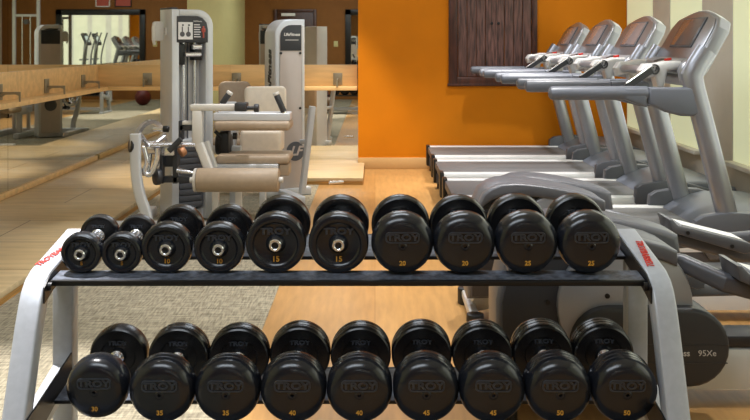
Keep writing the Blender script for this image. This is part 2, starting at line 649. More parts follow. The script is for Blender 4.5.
tag(MB().box(-1.95, -1.66, REAR + .032, REAR + .05, 1.74, 1.80, .004).build('door_plate', M['paper']),
    'small white plate at the top of the reflected brown door', 'sign')
tag(MB().box(-.86, -.77, REAR, REAR + .012, 1.10, 1.22, .004).build('light_switch', M['cream']),
    'small pale light switch plate on the reflected brown wall', 'light switch')
for k, (a, b, lab) in enumerate(((.12, .42, 'small framed picture above the reflected mirror, with a pale mount'),
                                 (-.33, .02, 'small framed red picture above the reflected mirror, right of the pale one'))):
    t = thing('framed_picture', lab, 'picture', ((a + b) / 2, REAR, 1.93), 0, 'reflected pictures')
    w = b - a
    f = MB()
    for (p, q, r_, s) in ((-w / 2, -w / 2 + .02, 0, .4), (w / 2 - .02, w / 2, 0, .4), (-w / 2, w / 2, 0, .02), (-w / 2, w / 2, .38, .4)):
        f.box(p, q, 0, .025, r_, s, .003)
    f.build('frame', M['paper'] if k == 0 else M['black'], t)
    MB().box(-w / 2 + .015, w / 2 - .015, .002, .014, .015, .385).build('picture', M['pink'], t)

# tall cable machine behind the viewer
t = thing('cable_machine', 'tall silver cable pulley tower at the left, seen only in the mirror', 'exercise machine', (1.50, -.35, 0))
f = MB()
for x in (-.24, .24):
    f.box(x - .03, x + .03, -.03, .03, 0, 2.25, .008)
f.box(-.24, .24, -.03, .03, 2.2, 2.26, .008)
f.box(-.24, .24, -.025, .025, 1.70, 1.75, .008)
f.box(-.3, .3, -.4, .4, 0, .05, .01)
f.build('frame', M['frame'], t)
for x in (-.08, .08):
    MB().cyl((x, 0, .05), (x, 0, 1.72), .012).build('guide_rod', M['chrome'], t)
s = MB()
for k in range(10):
    s.box(-.16, .16, -.06, .06, .06 + k * .045, .10 + k * .045, .004)
s.build('weight_stack', M['black_metal'], t)
MB().cyl((0, -.03, 1.60), (0, .03, 1.60), .05).build('pulley', M['grey_dk'], t)
t = thing('exercise_ball', 'dark maroon exercise ball seen under the ledge in the mirror', 'exercise ball', (-1.0, .4, .003))
f = MB()
f.lathe([(0, 0)] + [(.15 * math.cos(R(a)), .15 + .15 * math.sin(R(a))) for a in range(-80, 81, 10)] + [(0, .30)], None, 28)
f.build('ball', M['maroon'], t)
MB().cyl((0, 0, .296), (0, 0, .304), .014).build('valve', M['black'], t)

# a pair of padded benches behind the viewer, seen under the ledges in the mirror
for (bx, by, rz, lab) in ((.30, -.35, R(10), 'cream padded bench glimpsed under the back ledge in the mirror'),
                          (1.9, .75, R(80), 'cream padded bench glimpsed under the left ledge in the mirror')):
    t = thing('weight_bench', lab, 'bench', (bx, by, 0.003), rz, 'benches in the mirror')
    MB().box(-.55, .55, -.14, .14, .42, .50, .03, 3).build('pad', M['tan'], t)
    f = MB()
    f.box(-.5, .5, -.03, .03, .36, .42, .006)
    f.build('frame', M['frame'], t)
    for x in (-.45, .45):
        MB().box(x - .03, x + .03, -.03, .03, .0, .36, .006).box(x - .03, x + .03, -.22, .22, 0, .05, .006).build('leg', M['frame'], t)

# ------------------------------------------------------------------ treadmills
TW = 0.80


def make_treadmill():
    root = thing('treadmill', 'x', 'treadmill', (0.46, 0, 0))
    X = 0.46   # all x below are measured from the wall-side frame of the photo, shifted to the root

    def bx(m, a, b, *r, **k):
        return m.box(a - X, b - X, *r, **k)
    for s, y0 in ((0, 0.0), (1, TW - .09)):
        m = MB()
        m.prism([(y0, .13), (y0, .205), (y0 + .012, .226), (y0 + .03, .232), (y0 + .07, .232), (y0 + .082, .226), (y0 + .09, .205), (y0 + .09, .13)], .505 - X, 1.78 - X, 'x')
        m.build('foot_rail', M['silver_lt'], root)
        m = MB()
        bx(m, .478, .510, y0 - .006, y0 + .096, .05, .240, .008)
        m.build('end_cap', M['black'], root)
    m = MB()
    bx(m, .49, 1.78, .092, TW - .092, .165, .226, .012)
    m.build('running_belt', M['belt'], root)
    m = MB()
    bx(m, .50, 2.26, .02, .10, .045, .128, .006)
    bx(m, .50, 2.26, TW - .10, TW - .02, .045, .128, .006)
    bx(m, .52, 2.2, .10, TW - .10, .06, .12)
    m.build('base_frame', M['grey_dk'], root)
    f = MB()
    for x in (.53, 2.18):
        for y in (.06, TW - .06):
            f.cyl((x - X, y, 0), (x - X, y, .046), .022)
    f.build('levelling_feet', M['black'], root)
    # motor hood
    prof = [(1.69, .205), (1.70, .228), (1.76, .262), (1.84, .296), (1.93, .318), (2.05, .325), (2.18, .315), (2.27, .285), (2.30, .22), (2.30, .10), (1.80, .10), (1.79, .195)]
    m = MB()
    m.prism([(a - X, b) for a, b in prof], .035, TW - .035, 'y', .02, 3)
    hood = m.build('motor_hood', M['grey'], root)
    for y0, y1 in ((-.012, .05), (TW - .05, TW + .012)):
        m = MB()
        m.prism([(a - X, b) for a, b in [(1.62, .20), (1.63, .29), (1.67, .315), (1.80, .335), (1.92, .33), (2.2, .25), (2.26, .20), (2.26, .09), (1.70, .09)]], y0, y1, 'y', .012, 2)
        m.build('side_cover', M['grey_dk'], root)
    # uprights and handrails
    for y in (.035, TW - .035):
        m = MB()
        sec = [(.055 * math.cos(R(a)) if False else .040 * math.cos(R(a)), .055 * math.sin(R(a))) for a in range(0, 360, 20)]
        m.sweep([(1.835 - X, y, .20), (1.635 - X, y, .97), (1.625 - X, y, 1.03), (1.655 - X, y, 1.09), (1.70 - X, y, 1.16)], sec, up=(1, 0, 0))
        m.build('upright', M['tube'], root)
        m = MB()
        z = .938
        m.lathe([(0, 0), (.02, .003), (.032, .012), (.036, .03), (.036, .505)], Matrix.Translation((.888 - X, y, z)) @ Matrix.Rotation(R(90), 4, 'Y'), 20)
        m.build('handrail', M['grey'], root)
        m = MB()
        m.prism([(1.27 - X, .909), (1.33 - X, .885), (1.388 - X, .866), (1.388 - X, .965), (1.27 - X, .965)], y - .034, y + .034, 'y', .014, 3)
        m.prism([(1.394 - X, .885)] + [(1.43 - X, .868), (1.49 - X, .84), (1.56 - X, .822), (1.62 - X, .820), (1.655 - X, .835), (1.64 - X, .962), (1.61 - X, .968), (1.394 - X, .968)], y - .036, y + .036, 'y', .014, 3)
        m.build('handrail_bracket', M['grey'], root)
    # console
    dx, dz = .165, .295
    L = math.hypot(dx, dz)
    u = Vector((dx / L, 0, dz / L))
    nrm = Vector((-dz / L, 0, dx / L))
    yv = Vector((0, 1, 0))
    org = Vector((1.645 - X, TW / 2, 1.08))
    # local: right = -y (towards the viewer is right when facing it), up = u, normal = nrm
    mtx = frame_mtx(org, -yv, u)
    out = [(-.345, -.03), (.345, -.03), (.36, .02), (.355, .235), (.31, .29), (.17, .325), (.06, .343), (-.06, .343), (-.17, .325), (-.31, .29), (-.355, .235), (-.36, .02)]
    m = MB()
    m.prism([(p[0], p[1]) for p in out], -.075, .0, 'z', .014, 3, mtx)
    con = m.build('console', M['silver'], root)
    m = MB()
    m.prism([(p[0] * .93, p[1] * .93 + .006) for p in out], -.001, .006, 'z', .004, 2, mtx)
    m.build('console_face', M['face'], con)
    m = MB()
    m.box(-.175, .175, .10, .285, .004, .013, .004, mtx=mtx)
    m.build('screen_bezel', M['grey_dk'], con)
    m = MB()
    m.box(-.16, .16, .11, .275, .010, .0155, .002, mtx=mtx)
    m.build('screen', M['screen'], con)
    # lower control tray facing the runner
    m = MB()
    m.prism([(1.545 - X, 1.068), (1.555 - X, 1.045), (1.62 - X, 1.035), (1.69 - X, 1.04), (1.70 - X, 1.10), (1.64 - X, 1.115), (1.56 - X, 1.095)], .16, TW - .10, 'y', .012, 3)
    tr = m.build('control_tray', M['silver'], root)
    m = MB()
    m.prism([(x_ * 1.0, y_) for x_, y_ in rrect(.10, .055, .025)], 0, .012, 'z', .004, 2, frame_mtx((1.585 - X, TW / 2 + .02, 1.092), -yv, (.9, 0, .30)))
    m.build('heart_rate_window', M['black'], tr)
    m = MB()
    m.cyl((1.585 - X, TW / 2 - .12, 1.09), (1.580 - X, TW / 2 - .12, 1.112), .020, seg=16, bev=.003)
    m.build('stop_button', M['red'], tr)
    # arms that carry the tray, cup holders and grip bar
    for y in (.11, TW - .11):
        m = MB()
        m.tube(smooth_path([(1.62 - X, y, .99), (1.61 - X, y, 1.06), (1.66 - X, y, 1.09)]), .032)
        m.build('console_arm', M['silver'], root)
    m = MB()
    m.tube([(1.62 - X, .0 + .04, 1.0), (1.62 - X, TW - .04, 1.0)], .03)
    m.build('cross_tube', M['silver'], root)
    for s, y in ((-1, .16), (1, TW - .16)):
        m = MB()
        m.prism([(1.40 - X, 1.005), (1.385 - X, 1.05), (1.41 - X, 1.085), (1.47 - X, 1.088), (1.52 - X, 1.10), (1.60 - X, 1.10), (1.60 - X, 1.06), (1.53 - X, 1.05), (1.51 - X, .965), (1.475 - X, .965), (1.46 - X, 1.02)], y - .05, y + .05, 'y', .016, 3)
        m.build('grip_bar_housing', M['silver_lt'], root)
    m = MB()
    m.tube([(1.43 - X, .10, 1.05), (1.43 - X, TW - .10, 1.05)], .022)
    m.build('grip_bar', M['silver'], root)
    m = MB()
    m.sweep([(1.30 - X, .085, .965), (1.44 - X, .10, 1.055)], [(.006, .016), (-.006, .016), (-.006, -.016), (.006, -.016)], up=(0, 0, 1))
    m.build('lanyard_strap', M['grey_ch'], root)
    m = MB()
    m.tube([(1.30 - X, .079, .985), (1.44 - X, .094, 1.078)], .005)
    m.build('strap_edge', M['chrome'], root)
    m = MB()
    em = Matrix.Translation((1.455 - X, .108, 1.058)) @ Matrix.Rotation(R(90), 4, 'X')
    m.lathe([(.020, 0), (.026, 0), (.028, .006), (.026, .010), (.020, .010), (.020, 0)], em, 24)
    m.mesh(text_mesh('LF', .034, .002, .001, .2), em @ Matrix.Translation((0, 0, .006)))
    m.build('emblem', M['grey_ch'], root)
    return root


TL = ['silver treadmill nearest the viewer, its console largest and rightmost',
      'silver treadmill second from the front, partly behind the largest console',
      'silver treadmill third from the front, next to last before the orange wall',
      'silver treadmill farthest back, right against the orange wall']
proto = make_treadmill()
for i, y in enumerate((4.58, 5.62, 6.64, 7.64)):
    o = proto if i == 0 else copy_tree(proto)
    o.location = (0.46, y, 0)
    tag(o, TL[i], 'treadmill', 'treadmills in a row along the windows')

# ------------------------------------------------------------------ elliptical trainers
def make_elliptical(near):
    root = thing('elliptical_trainer', 'x', 'elliptical trainer', (0.4, 0, 0))
    X = 0.4
    # arched upper shrouds, one each side of the wheel
    near_prof = [(.385, .13), (.385, .38), (.415, .51), (.445, .575), (.48, .60), (.52, .614), (.585, .618), (.66, .612), (.744, .600), (.83, .582), (.905, .562), (.945, .546), (.955, .48), (.948, .30), (.90, .15)]
    m = MB()
    m.prism([(a - X, b) for a, b in near_prof], -.20, .02, 'y', .022, 3)
    sh = m.build('rear_shroud', M['ell'], root)
    far = [(a + .10, b - .012 if b > .3 else b) for a, b in near_prof]
    m = MB()
    m.prism([(a - X, b) for a, b in far], .04, .22, 'y', .022, 3)
    m.build('far_shroud', M['ell'], root)
    m = MB()
    m.prism([(a * .92 + .06 - X, b * .93) for a, b in near_prof], -.02, .06, 'y')
    m.build('wheel_housing', M['grey_ch'], root)
    # dark side panel below the arched top line
    side = [(.402, .145), (.402, .375), (.432, .505), (.465, .550), (.52, .572), (.585, .575), (.66, .567), (.744, .556), (.83, .538), (.90, .518), (.94, .50), (.945, .40), (.938, .30), (.89, .16)]
    m = MB()
    m.prism([(a - X, b) for a, b in side], -.206, -.19, 'y', .004, 2)
    m.build('side_panel', M['ell_dk'], sh)
    # rim that overhangs the side panel and the wheel cover
    rim = near_prof[2:12]
    m = MB()
    m.prism([(a - X, b + .001) for a, b in rim] + [(a - X, b - .048) for a, b in rim[::-1]], -.246, -.18, 'y', .010, 3)
    m.build('shroud_rim', M['ell'], sh)
    v = MB()
    for k in range(5):
        for j in range(2):
            zz = .45 + .02 * k
            v.box(.458 + .022 * j - X, .474 + .022 * j - X, -.209, -.2, zz, zz + .008, .001)
    v.build('vent', M['black'], sh)
    # light crank disc cover
    m = MB()
    m.cyl((.785 - X, -.232, .372), (.785 - X, -.204, .372), .213, .213, 44, .008)
    m.build('crank_cover', M['silver'], root)
    m = MB()
    for (a, b) in ((.727, .405), (.545, .378)):
        yy = -.233 if a > .6 else -.207
        m.cyl((a - X, yy - .003, b), (a - X, yy + .004, b), .008, seg=12)
    m.build('cover_screw', M['black'], root)
    # low pill shaped lower cover with the model lettering
    x0, x1, zc, rr = .607, 1.097, .255, .122
    m = MB()
    pill = arc(x1 - rr, zc, rr, -90, 90, 14) + arc(x0 + rr, zc, rr, 90, 270, 14)
    m.prism([(a - X, b) for a, b in pill], -.275, -.10, 'y', .014, 3)
    pc = m.build('lower_cover', M['ell_dk'], root)
    m = MB()
    m.box(x0 + .02 - X, x1 - .01 - X, -.2765, -.27, .265, .2675)
    m.box(x0 + .02 - X, x1 - .01 - X, -.2765, -.27, .208, .2105)
    m.build('cover_seam', M['grey_ch'], pc)
    m = MB()
    m.mesh(text_mesh('LifeFitness', .026, .0008, .0004), frame_mtx((.916 - X, -.2765, .240), (1, 0, 0), (0, 0, 1)))
    m.build('lettering', M['silver_lt'], pc)
    m = MB()
    m.mesh(text_mesh('95Xe', .026, .0008, .0), frame_mtx((1.024 - X, -.2765, .240), (1, 0, 0), (0, 0, 1)))
    m.build('model_lettering', M['silver_lt'], pc)
    # base beam
    m = MB()
    m.prism([(-.07, .05), (-.07, .155), (-.06, .178), (-.04, .185), (.06, .185), (.07, .155), (.07, .05)], .93 - X, 2.15 - X, 'x')
    m.build('base_beam', M['silver_lt'], root)
    m = MB()
    m.box(.95 - X, 2.12 - X, -.062, .062, .184, .225, .010)
    m.build('beam_top_cover', M['ell_dk'], root)
    m = MB()
    m.prism([(.41 - X, .03), (.42 - X, .085), (.50 - X, .17), (.95 - X, .17), (.95 - X, .05), (.50 - X, .05)], -.05, .05, 'y', .006)
    m.box(.395 - X, .435 - X, -.21, .21, .03, .072, .01)
    m.build('rear_frame', M['alu'], root)
    for y in (-.20, .20):
        MB().cyl((.415 - X, y, 0), (.415 - X, y, .075), .036, seg=18, bev=.006).build('rear_foot', M['black'], root)
    m = MB()
    m.box(2.05 - X, 2.15 - X, -.3, .3, .0, .05, .01)
    m.box(2.07 - X, 2.13 - X, -.05, .05, .03, .2, .01)
    m.build('front_foot', M['grey_ch'], root)
    # pedals and links; crank phases differ between the two machines
    ph = (0.0, 0.0) if not near else (-.085, .036)
    for s, off in ((-1, (0, 0)), (1, (-.20, -.10))):
        ox, oz = ph[0] + off[0], ph[1] + off[1]
        yc = -.30 if s < 0 else .30
        m = MB()
        m.sweep([(.80 - X, -.10 if s < 0 else .10, .475 + oz), (.98 - X, yc * .62, .475 + oz * .6), (1.16 + ox - X, yc * .95, .425 + oz), (1.46 + ox - X, yc, .345 + oz), (1.95 - X, yc, .30)],
                [(u_ * 1.0, v_) for u_, v_ in rrect(.045, .055, .018)], up=(0, 0, 1))
        m.build('pedal_arm', M['ell'], root)
        # foot plate with an upturned heel lip and side walls
        pts = [(1.16, .500), (1.172, .452), (1.20, .440), (1.46, .362), (1.485, .366), (1.49, .40), (1.475, .408), (1.26, .462), (1.20, .474), (1.178, .497)]
        m = MB()
        m.prism([(a + ox - X, b + oz) for a, b in pts], yc - .075, yc + .075, 'y', .006, 2)
        pd = m.build('pedal', M['ell'], root)
        m = MB()
        m.prism([(1.215 + ox - X, .4705 + oz), (1.46 + ox - X, .411 + oz), (1.46 + ox - X, .416 + oz), (1.215 + ox - X, .477 + oz)], yc - .06, yc + .06, 'y')
        m.build('tread', M['silver_lt'], pd)
        m = MB()
        for a, b in ((1.235, .452), (1.41, .399)):
            m.cyl((a + ox - X, yc - .079, b - .006 + oz), (a + ox - X, yc - .07, b - .006 + oz), .008, seg=10)
        m.build('bolt', M['black'], pd)
    # front column, console and swing arms (beyond the frame, seen in the mirrors)
    m = MB()
    m.tube([(2.10 - X, 0, .18), (2.00 - X, 0, 1.28)], .05)
    m.build('front_column', M['silver'], root)
    m = MB()
    mt = frame_mtx((1.98 - X, 0, 1.28), (0, -1, 0), (.4, 0, .9))
    m.prism(rrect(.42, .34, .06), -.05, 0, 'z', .012, 2, mt)
    cn = m.build('console', M['ell'], root)
    m = MB()
    m.prism(rrect(.24, .16, .02), -.002, .005, 'z', mtx=mt)
    m.build('screen', M['screen_on'], cn)
    for y in (-.30, .30):
        m = MB()
        m.tube(smooth_path([(1.95 - X, y, .30), (1.98 - X, y, .75), (1.90 - X, y * .95, 1.15), (1.80 - X, y * .85, 1.45)]), .02)
        m.build('swing_arm', M['silver'], root)
    m = MB()
    m.cyl((2.06 - X, -.32, .75), (2.06 - X, .32, .75), .02)
    m.build('pivot_tube', M['silver'], root)
    return root


for i, (y, lab) in enumerate(((3.05, 'grey elliptical trainer marked 95Xe right behind the dumbbell rack'),
                              (3.93, 'grey elliptical trainer between the marked one and the treadmills'))):
    o = make_elliptical(i == 0)
    o.location = (0.4, y, 0)
    tag(o, lab, 'elliptical trainer', 'elliptical trainers')

# ------------------------------------------------------------------ leg machine (left) and the machine behind it
def tower_outline(w, h, rl, rr):
    return [(-w / 2, 0)] + arc(-w / 2 + rl, h - rl, rl, 180, 90, 6) + arc(w / 2 - rr, h - rr, rr, 90, 0, 8) + [(w / 2, 0)]


legm = thing('leg_curl_machine', 'cream padded seated leg curl machine with open weight tower at left', 'exercise machine', (-1.02, 5.95, 0.003))
LX, LY, LZ = -1.02, 5.95, 0.003


def q(px, py, d):
    v = at(px, py, d)
    return Vector((v.x - LX, v.y - LY, v.z - LZ))


# weight tower, turned towards the room
tb = at(172, 205, 5.93)
TM = Matrix.Translation((tb.x - LX, tb.y - LY, -LZ + .012)) @ Matrix.Rotation(R(33), 4, 'Z') @ Matrix.Translation((.145, .115, 0))
w, h = .29, 1.405
f = MB()
outl = tower_outline(w, h, .012, .10)
inn = [(.085, 0.10), (.085, h - .13), (.06, h - .065), (.03, h - .045), (-.095, h - .045), (-.095, .10)]
f.prism([(-w / 2, 0), (-w / 2, h), (-.095, h), (-.095, 0)], -.115, .115, 'y', .006, 2, TM)
f.prism([(.09, 0)] + [(.09, h - .13), (.085, h - .09), (.06, h - .055), (.03, h - .045), (-.095, h - .045), (-.095, h)] + arc(w / 2 - .11, h - .11, .11, 90, 0, 8) + [(w / 2, 0)], -.115, .115, 'y', .006, 2, TM)
f.box(-.095, .09, -.06, .09, 0, .06, mtx=TM)
tw = f.build('weight_tower', M['frame'], legm)
MB().box(-.095, .09, .0, .02, .52, h - .04, mtx=TM).build('back_plate', M['frame_lt'], tw)
MB().box(-.147, -.10, -.10, .112, h + .0, h + .012, .003, mtx=TM).build('tower_cap', M['grey_ch'], tw)
m = MB()
m.prism([(-.112, h - .22), (-.112, h - .045), (.03, h - .045), (.065, h - .055), (.095, h - .085), (.105, h - .13), (.105, h - .22)], -.122, -.112, 'y', .003, 2, TM)
sg = m.build('instruction_panel', M['grey_ch'], tw)
MB().box(-.105, -.005, -.126, -.12, h - .20, h - .085, mtx=TM).build('exercise_chart', M['paper'], sg)
m = MB()
for cx in (-.078, -.036):
    m.cyl(TM @ Vector((cx, -.127, h - .165)), TM @ Vector((cx, -.124, h - .165)), .017, seg=14)
    m.box(cx - .004, cx + .004, -.127, -.125, h - .148, h - .115, mtx=TM)
    m.cyl(TM @ Vector((cx + .004, -.127, h - .105)), TM @ Vector((cx + .004, -.124, h - .105)), .007, seg=10)
m.build('chart_figure', M['ink'], sg)
m = MB()
for k in range(6):
    m.box(.005, .045 + .006 * (k % 2), -.1255, -.12, h - .105 - k * .016, h - .099 - k * .016, mtx=TM)
m.mesh(text_mesh('LifeFitness', .014, .0006), TM @ Matrix.Translation((.03, -.1235, h - .078)) @ Matrix.Rotation(R(90), 4, 'X'))
m.build('instruction_text', M['paper'], sg)
m = MB()
m.box(.066, .078, -.1255, -.12, h - .19, h - .11, .003, mtx=TM)
m.box(.058, .086, -.1255, -.12, h - .15, h - .125, .003, mtx=TM)
m.build('figure_picture', M['pink'], sg)
m = MB()
m.box(-.115, .115, .112, .120, .05, h - .12, .003, mtx=TM)
rs = m.build('rear_shroud', M['shroud'], tw)
m = MB()
m.box(-.115, .115, .118, .125, h - .24, h - .07, .003, mtx=TM)
rh = m.build('rear_header', M['grey_ch'], rs)
m = MB()
m.cyl(TM @ Vector((0, .118, .40)), TM @ Vector((0, .124, .40)), .075, seg=30)
m.build('rear_logo', M['grey_dk'], rs)
for x in (-.035, -.005, .045):
    m = MB()
    m.cyl(TM @ Vector((x, -.03, .06)), TM @ Vector((x, -.03, h - .05)), .013 if x != -.005 else .006)
    m.build('guide_rod', M['chrome'] if x != -.005 else M['grey_dk'], tw)
m = MB()
m.box(-.085, -.045, -.09, .0, h - .37, h - .23, .006, mtx=TM)
m.box(.02, .075, -.09, .0, h - .34, h - .24, .006, mtx=TM)
m.build('cable_carriage', M['black'], tw)
m = MB()
m.cyl(TM @ Vector((-.05, -.10, h - .30)), TM @ Vector((.06, -.10, h - .30)), .016)
m.cyl(TM @ Vector((.0, -.11, h - .25)), TM @ Vector((.06, -.11, h - .25)), .018)
m.build('pulley_axle', M['chrome'], tw)
for k in range(11):
    m = MB()
    z = .08 + k * .042
    m.box(-.085, .08, -.09, .06, z, z + .038, .003, mtx=TM)
    m.box(.048, .056, -.0925, -.089, z + .012, z + .026, mtx=TM)
    m.build('weight_plate', M['grey_dk'] if k < 10 else M['frame'], tw)
m = MB()
m.prism(rrect(.075, .13, .02), -.012, .012, 'z', .005, 2, TM @ Matrix.Translation((-.20, -.0, h - .145)) @ Matrix.Rotation(R(90), 4, 'X'))
m.box(-.16, -.14, -.02, .02, h - .17, h - .12, mtx=TM)
m.tube([TM @ Vector(p) for p in ((-.235, -.03, h - .09), (-.25, -.05, h - .12), (-.25, -.05, h - .2), (-.235, -.03, h - .23))], .010)
m.build('towel_holder', M['frame_lt'], tw)

# curved front upright
m = MB()
pth = smooth_path([q(135.5, 134, 5.50), q(135.5, 156, 5.50), q(136.5, 176, 5.50), q(140, 195, 5.50), q(146, 213, 5.50), q(148, 226, 5.50), q(148, 237.0, 5.50)])
m.sweep(pth, rrect(.062, .05, .012), up=(0, 1, 0))
m.build('curved_upright', M['frame'], legm)
MB().cyl(q(129.5, 146, 5.49), q(132.5, 146, 5.50), .042, .034, 20, .006).build('adjuster_knob', M['black'], legm)
# chrome cam wheel with lever
ax = Vector((.93, -.36, 0)).normalized()
c = q(150, 148, 5.66)
CM = Matrix.Translation(c) @ ax.to_track_quat('Z', 'Y').to_matrix().to_4x4()
m = MB()
m.lathe([(.150, -.012), (.178, -.012), (.178, .012), (.150, .012), (.150, -.012)], CM, 40)
for a in (20, 140, 260):
    m.cyl(CM @ Vector((0, 0, 0)), CM @ Vector((.16 * math.cos(R(a)), .16 * math.sin(R(a)), 0)), .018)
m.cyl(CM @ Vector((0, 0, -.03)), CM @ Vector((0, 0, .06)), .04)
m.build('cam_wheel', M['chrome'], legm)
m = MB()
m.tube([q(153, 129, 5.55), q(166, 129, 5.55)], .014)
m.tube(smooth_path([q(144, 148, 5.55), q(147, 162, 5.55), q(145, 172, 5.55), q(151, 174, 5.55), q(157, 160, 5.55), q(158, 148, 5.55)]), .016)
m.tube([q(150, 144.5, 5.56), q(199, 144.5, 5.6)], .018)
m.build('lever', M['chrome'], legm)
MB().cyl(q(163, 129, 5.55), q(169, 129, 5.55), .02, bev=.004).build('lever_grip', M['black'], legm)
# dark carriage assembly
m = MB()
m.box(q(160, 0, 5.6).x, q(176, 0, 5.6).x, -.30, -.22, q(0, 168, 5.6).z, q(0, 149, 5.6).z, .006)
m.box(q(159, 0, 5.6).x, q(163, 0, 5.6).x, -.34, -.30, q(0, 184, 5.6).z, q(0, 144, 5.6).z, .004)
m.box(q(172, 0, 5.6).x, q(177, 0, 5.6).x, -.34, -.30, q(0, 184, 5.6).z, q(0, 146, 5.6).z, .004)
m.box(q(160, 0, 5.6).x, q(197, 0, 5.6).x, -.34, -.28, q(0, 183, 5.6).z, q(0, 177, 5.6).z, .004)
m.box(q(178, 0, 5.6).x, q(183, 0, 5.6).x, -.34, -.30, q(0, 140, 5.6).z, q(0, 121, 5.6).z, .004)
m.box(q(179, 0, 5.6).x, q(195, 0, 5.6).x, -.34, -.30, q(0, 131, 5.6).z, q(0, 125, 5.6).z, .004)
m.tube([q(169, 151, 5.54), q(181, 139, 5.54)], .018)
m.cyl(q(155, 177, 5.58), q(160, 177, 5.6), .05, bev=.006)
m.build('carriage', M['grey_ch'], legm)
MB().box(q(161, 0, 5.58).x, q(174, 0, 5.58).x, -.36, -.335, q(0, 156, 5.58).z, q(0, 148, 5.58).z, .006).build('carriage_plate', M['chrome'], legm)
MB().cyl(q(177, 170, 5.58), q(194, 173, 5.58), .016, .010).build('locking_pin', M['chrome'], legm)
MB().box(q(182, 0, 5.6).x, q(193, 0, 5.6).x, -.35, -.31, q(0, 125, 5.6).z, q(0, 121, 5.6).z, .006).build('carriage_cap', M['frame_lt'], legm)
MB().cyl(q(180, 153, 5.54), q(185, 150, 5.56), .032, .028, 20, .006).build('bushing', M['copper'], legm)

# arm and side post
m = MB()
m.box(q(191, 0, 5.62).x, q(236, 0, 5.62).x, -.37, -.30, q(0, 110.5, 5.62).z, q(0, 104, 5.62).z, .008)
m.box(q(193, 0, 5.62).x, q(203, 0, 5.62).x, -.37, -.30, q(0, 146, 5.62).z, q(0, 110, 5.62).z, .008)
m.build('adjustment_arm', M['frame_lt'], legm)
m = MB()
m.box(q(235.5, 0, 5.6).x, q(247.5, 0, 5.6).x, -.40, -.29, q(0, 111, 5.6).z, q(0, 102.5, 5.6).z, .008)
m.cyl(q(247, 108, 5.6), q(254, 108, 5.6), .012)
m.cyl(q(254, 108, 5.6), q(259, 108, 5.6), .026, bev=.005)
m.build('adjustment_handle', M['grey_ch'], legm)
m = MB()
m.sweep([q(199, 144, 5.6), q(209, 170, 5.6)], rrect(.055, .05, .01), up=(0, 1, 0))
m.sweep([q(205, 142, 5.7), q(214, 168, 5.7)], rrect(.05, .05, .01), up=(0, 1, 0))
m.build('seat_strut', M['frame_lt'], legm)


def pad(name, px0, px1, py0, py1, d0, d1, m, bev=.02, parent=None):
    a, b = at(px0, py1, d0), at(px1, py0, d0)
    return MB().box(a.x - LX, b.x - LX, d0 - LY, d1 - LY, a.z - LZ, b.z - LZ, bev, 4).build(name, m, parent or legm)


pad('lap_frame', 213, 290, 113, 121, 5.80, 5.95, M['frame'], .008)
pad('lap_pad', 213, 290, 121.5, 131, 5.76, 6.00, M['tan_dk'], .022)
pad('seat_pad', 239.5, 281, 130, 154, 6.14, 6.40, M['tan'], .03)
pad('leg_pad', 215, 289, 155.5, 164.5, 5.72, 6.02, M['tan_dk'], .022)
pad('pad_plate', 217, 278, 164.5, 170.5, 5.70, 5.9, M['frame'], .004)
pad('pad_mount', 279, 289, 164.5, 176, 5.74, 5.90, M['tan_dk'], .008)
m = MB()
m.cyl(q(197, 180, 5.50), q(279, 180, 5.50), .073, .073, 32, .01)
m.build('roller_pad', M['tan_dk'], legm)
MB().cyl(q(194.5, 180, 5.50), q(197, 180, 5.50), .070, .073, 32).cyl(q(190, 180, 5.5), q(283, 180, 5.5), .018).build('roller_core', M['frame_lt'], legm)
# backrest leaning back, its top rounded
a, b = at(244, 117, 6.3), at(286, 86, 6.3)
bw, bh = b.x - a.x, b.z - a.z
m = MB()
m.prism(rrect(bw, bh, .035, 5), -.07, 0, 'z', .018, 3, frame_mtx(((a.x + b.x) / 2 - LX, 6.33 - LY, (a.z + b.z) / 2 - LZ), (1, .15, 0), (0, .18, 1)))
m.build('backrest', M['tan'], legm)
m = MB()
m.box(-.10 + .05, .0 + .05, .30, .38, .30, .78, .01)
m.build('backrest_post', M['frame'], legm)
for (x0_, y0_, x1_, y1_) in ((222, 104, 229, 94), (284, 112, 276.5, 95)):
    m = MB()
    m.cyl(q(x0_, y0_, 5.82), q(x1_, y1_, 5.82), .020, bev=.004)
    g = m.build('handle', M['grey_ch'], legm)
    d_ = (q(x1_, y1_, 5.82) - q(x0_, y0_, 5.82)).normalized()
    MB().cyl(q(x1_, y1_, 5.82) - d_ * .002, q(x1_, y1_, 5.82) + d_ * .018, .021, bev=.004).build('handle_end', M['frame_lt'], g)
    MB().cyl(q(x0_, y0_, 5.82) - d_ * .06, q(x0_, y0_, 5.82), .014).build('handle_stem', M['chrome'], g)
m = MB()
m.cyl(q(224, 144, 5.95) + Vector((-.05, 0, 0)), q(224, 144, 5.95) + Vector((.05, 0, 0)), .07, bev=.01)
m.box(q(220, 0, 5.9).x, q(230, 0, 5.9).x, -.10, .0, q(0, 155, 5.9).z, q(0, 131, 5.9).z, .01)
m.tube([q(215, 131, 5.84), q(222, 138, 5.86)], .012)
m.cyl(q(233, 136, 5.85), q(237, 136, 5.85), .022)
m.build('range_adjuster', M['black'], legm)
MB().cyl(q(213, 150, 5.98), q(241, 150, 5.98), .03).build('pivot_tube', M['frame_lt'], legm)
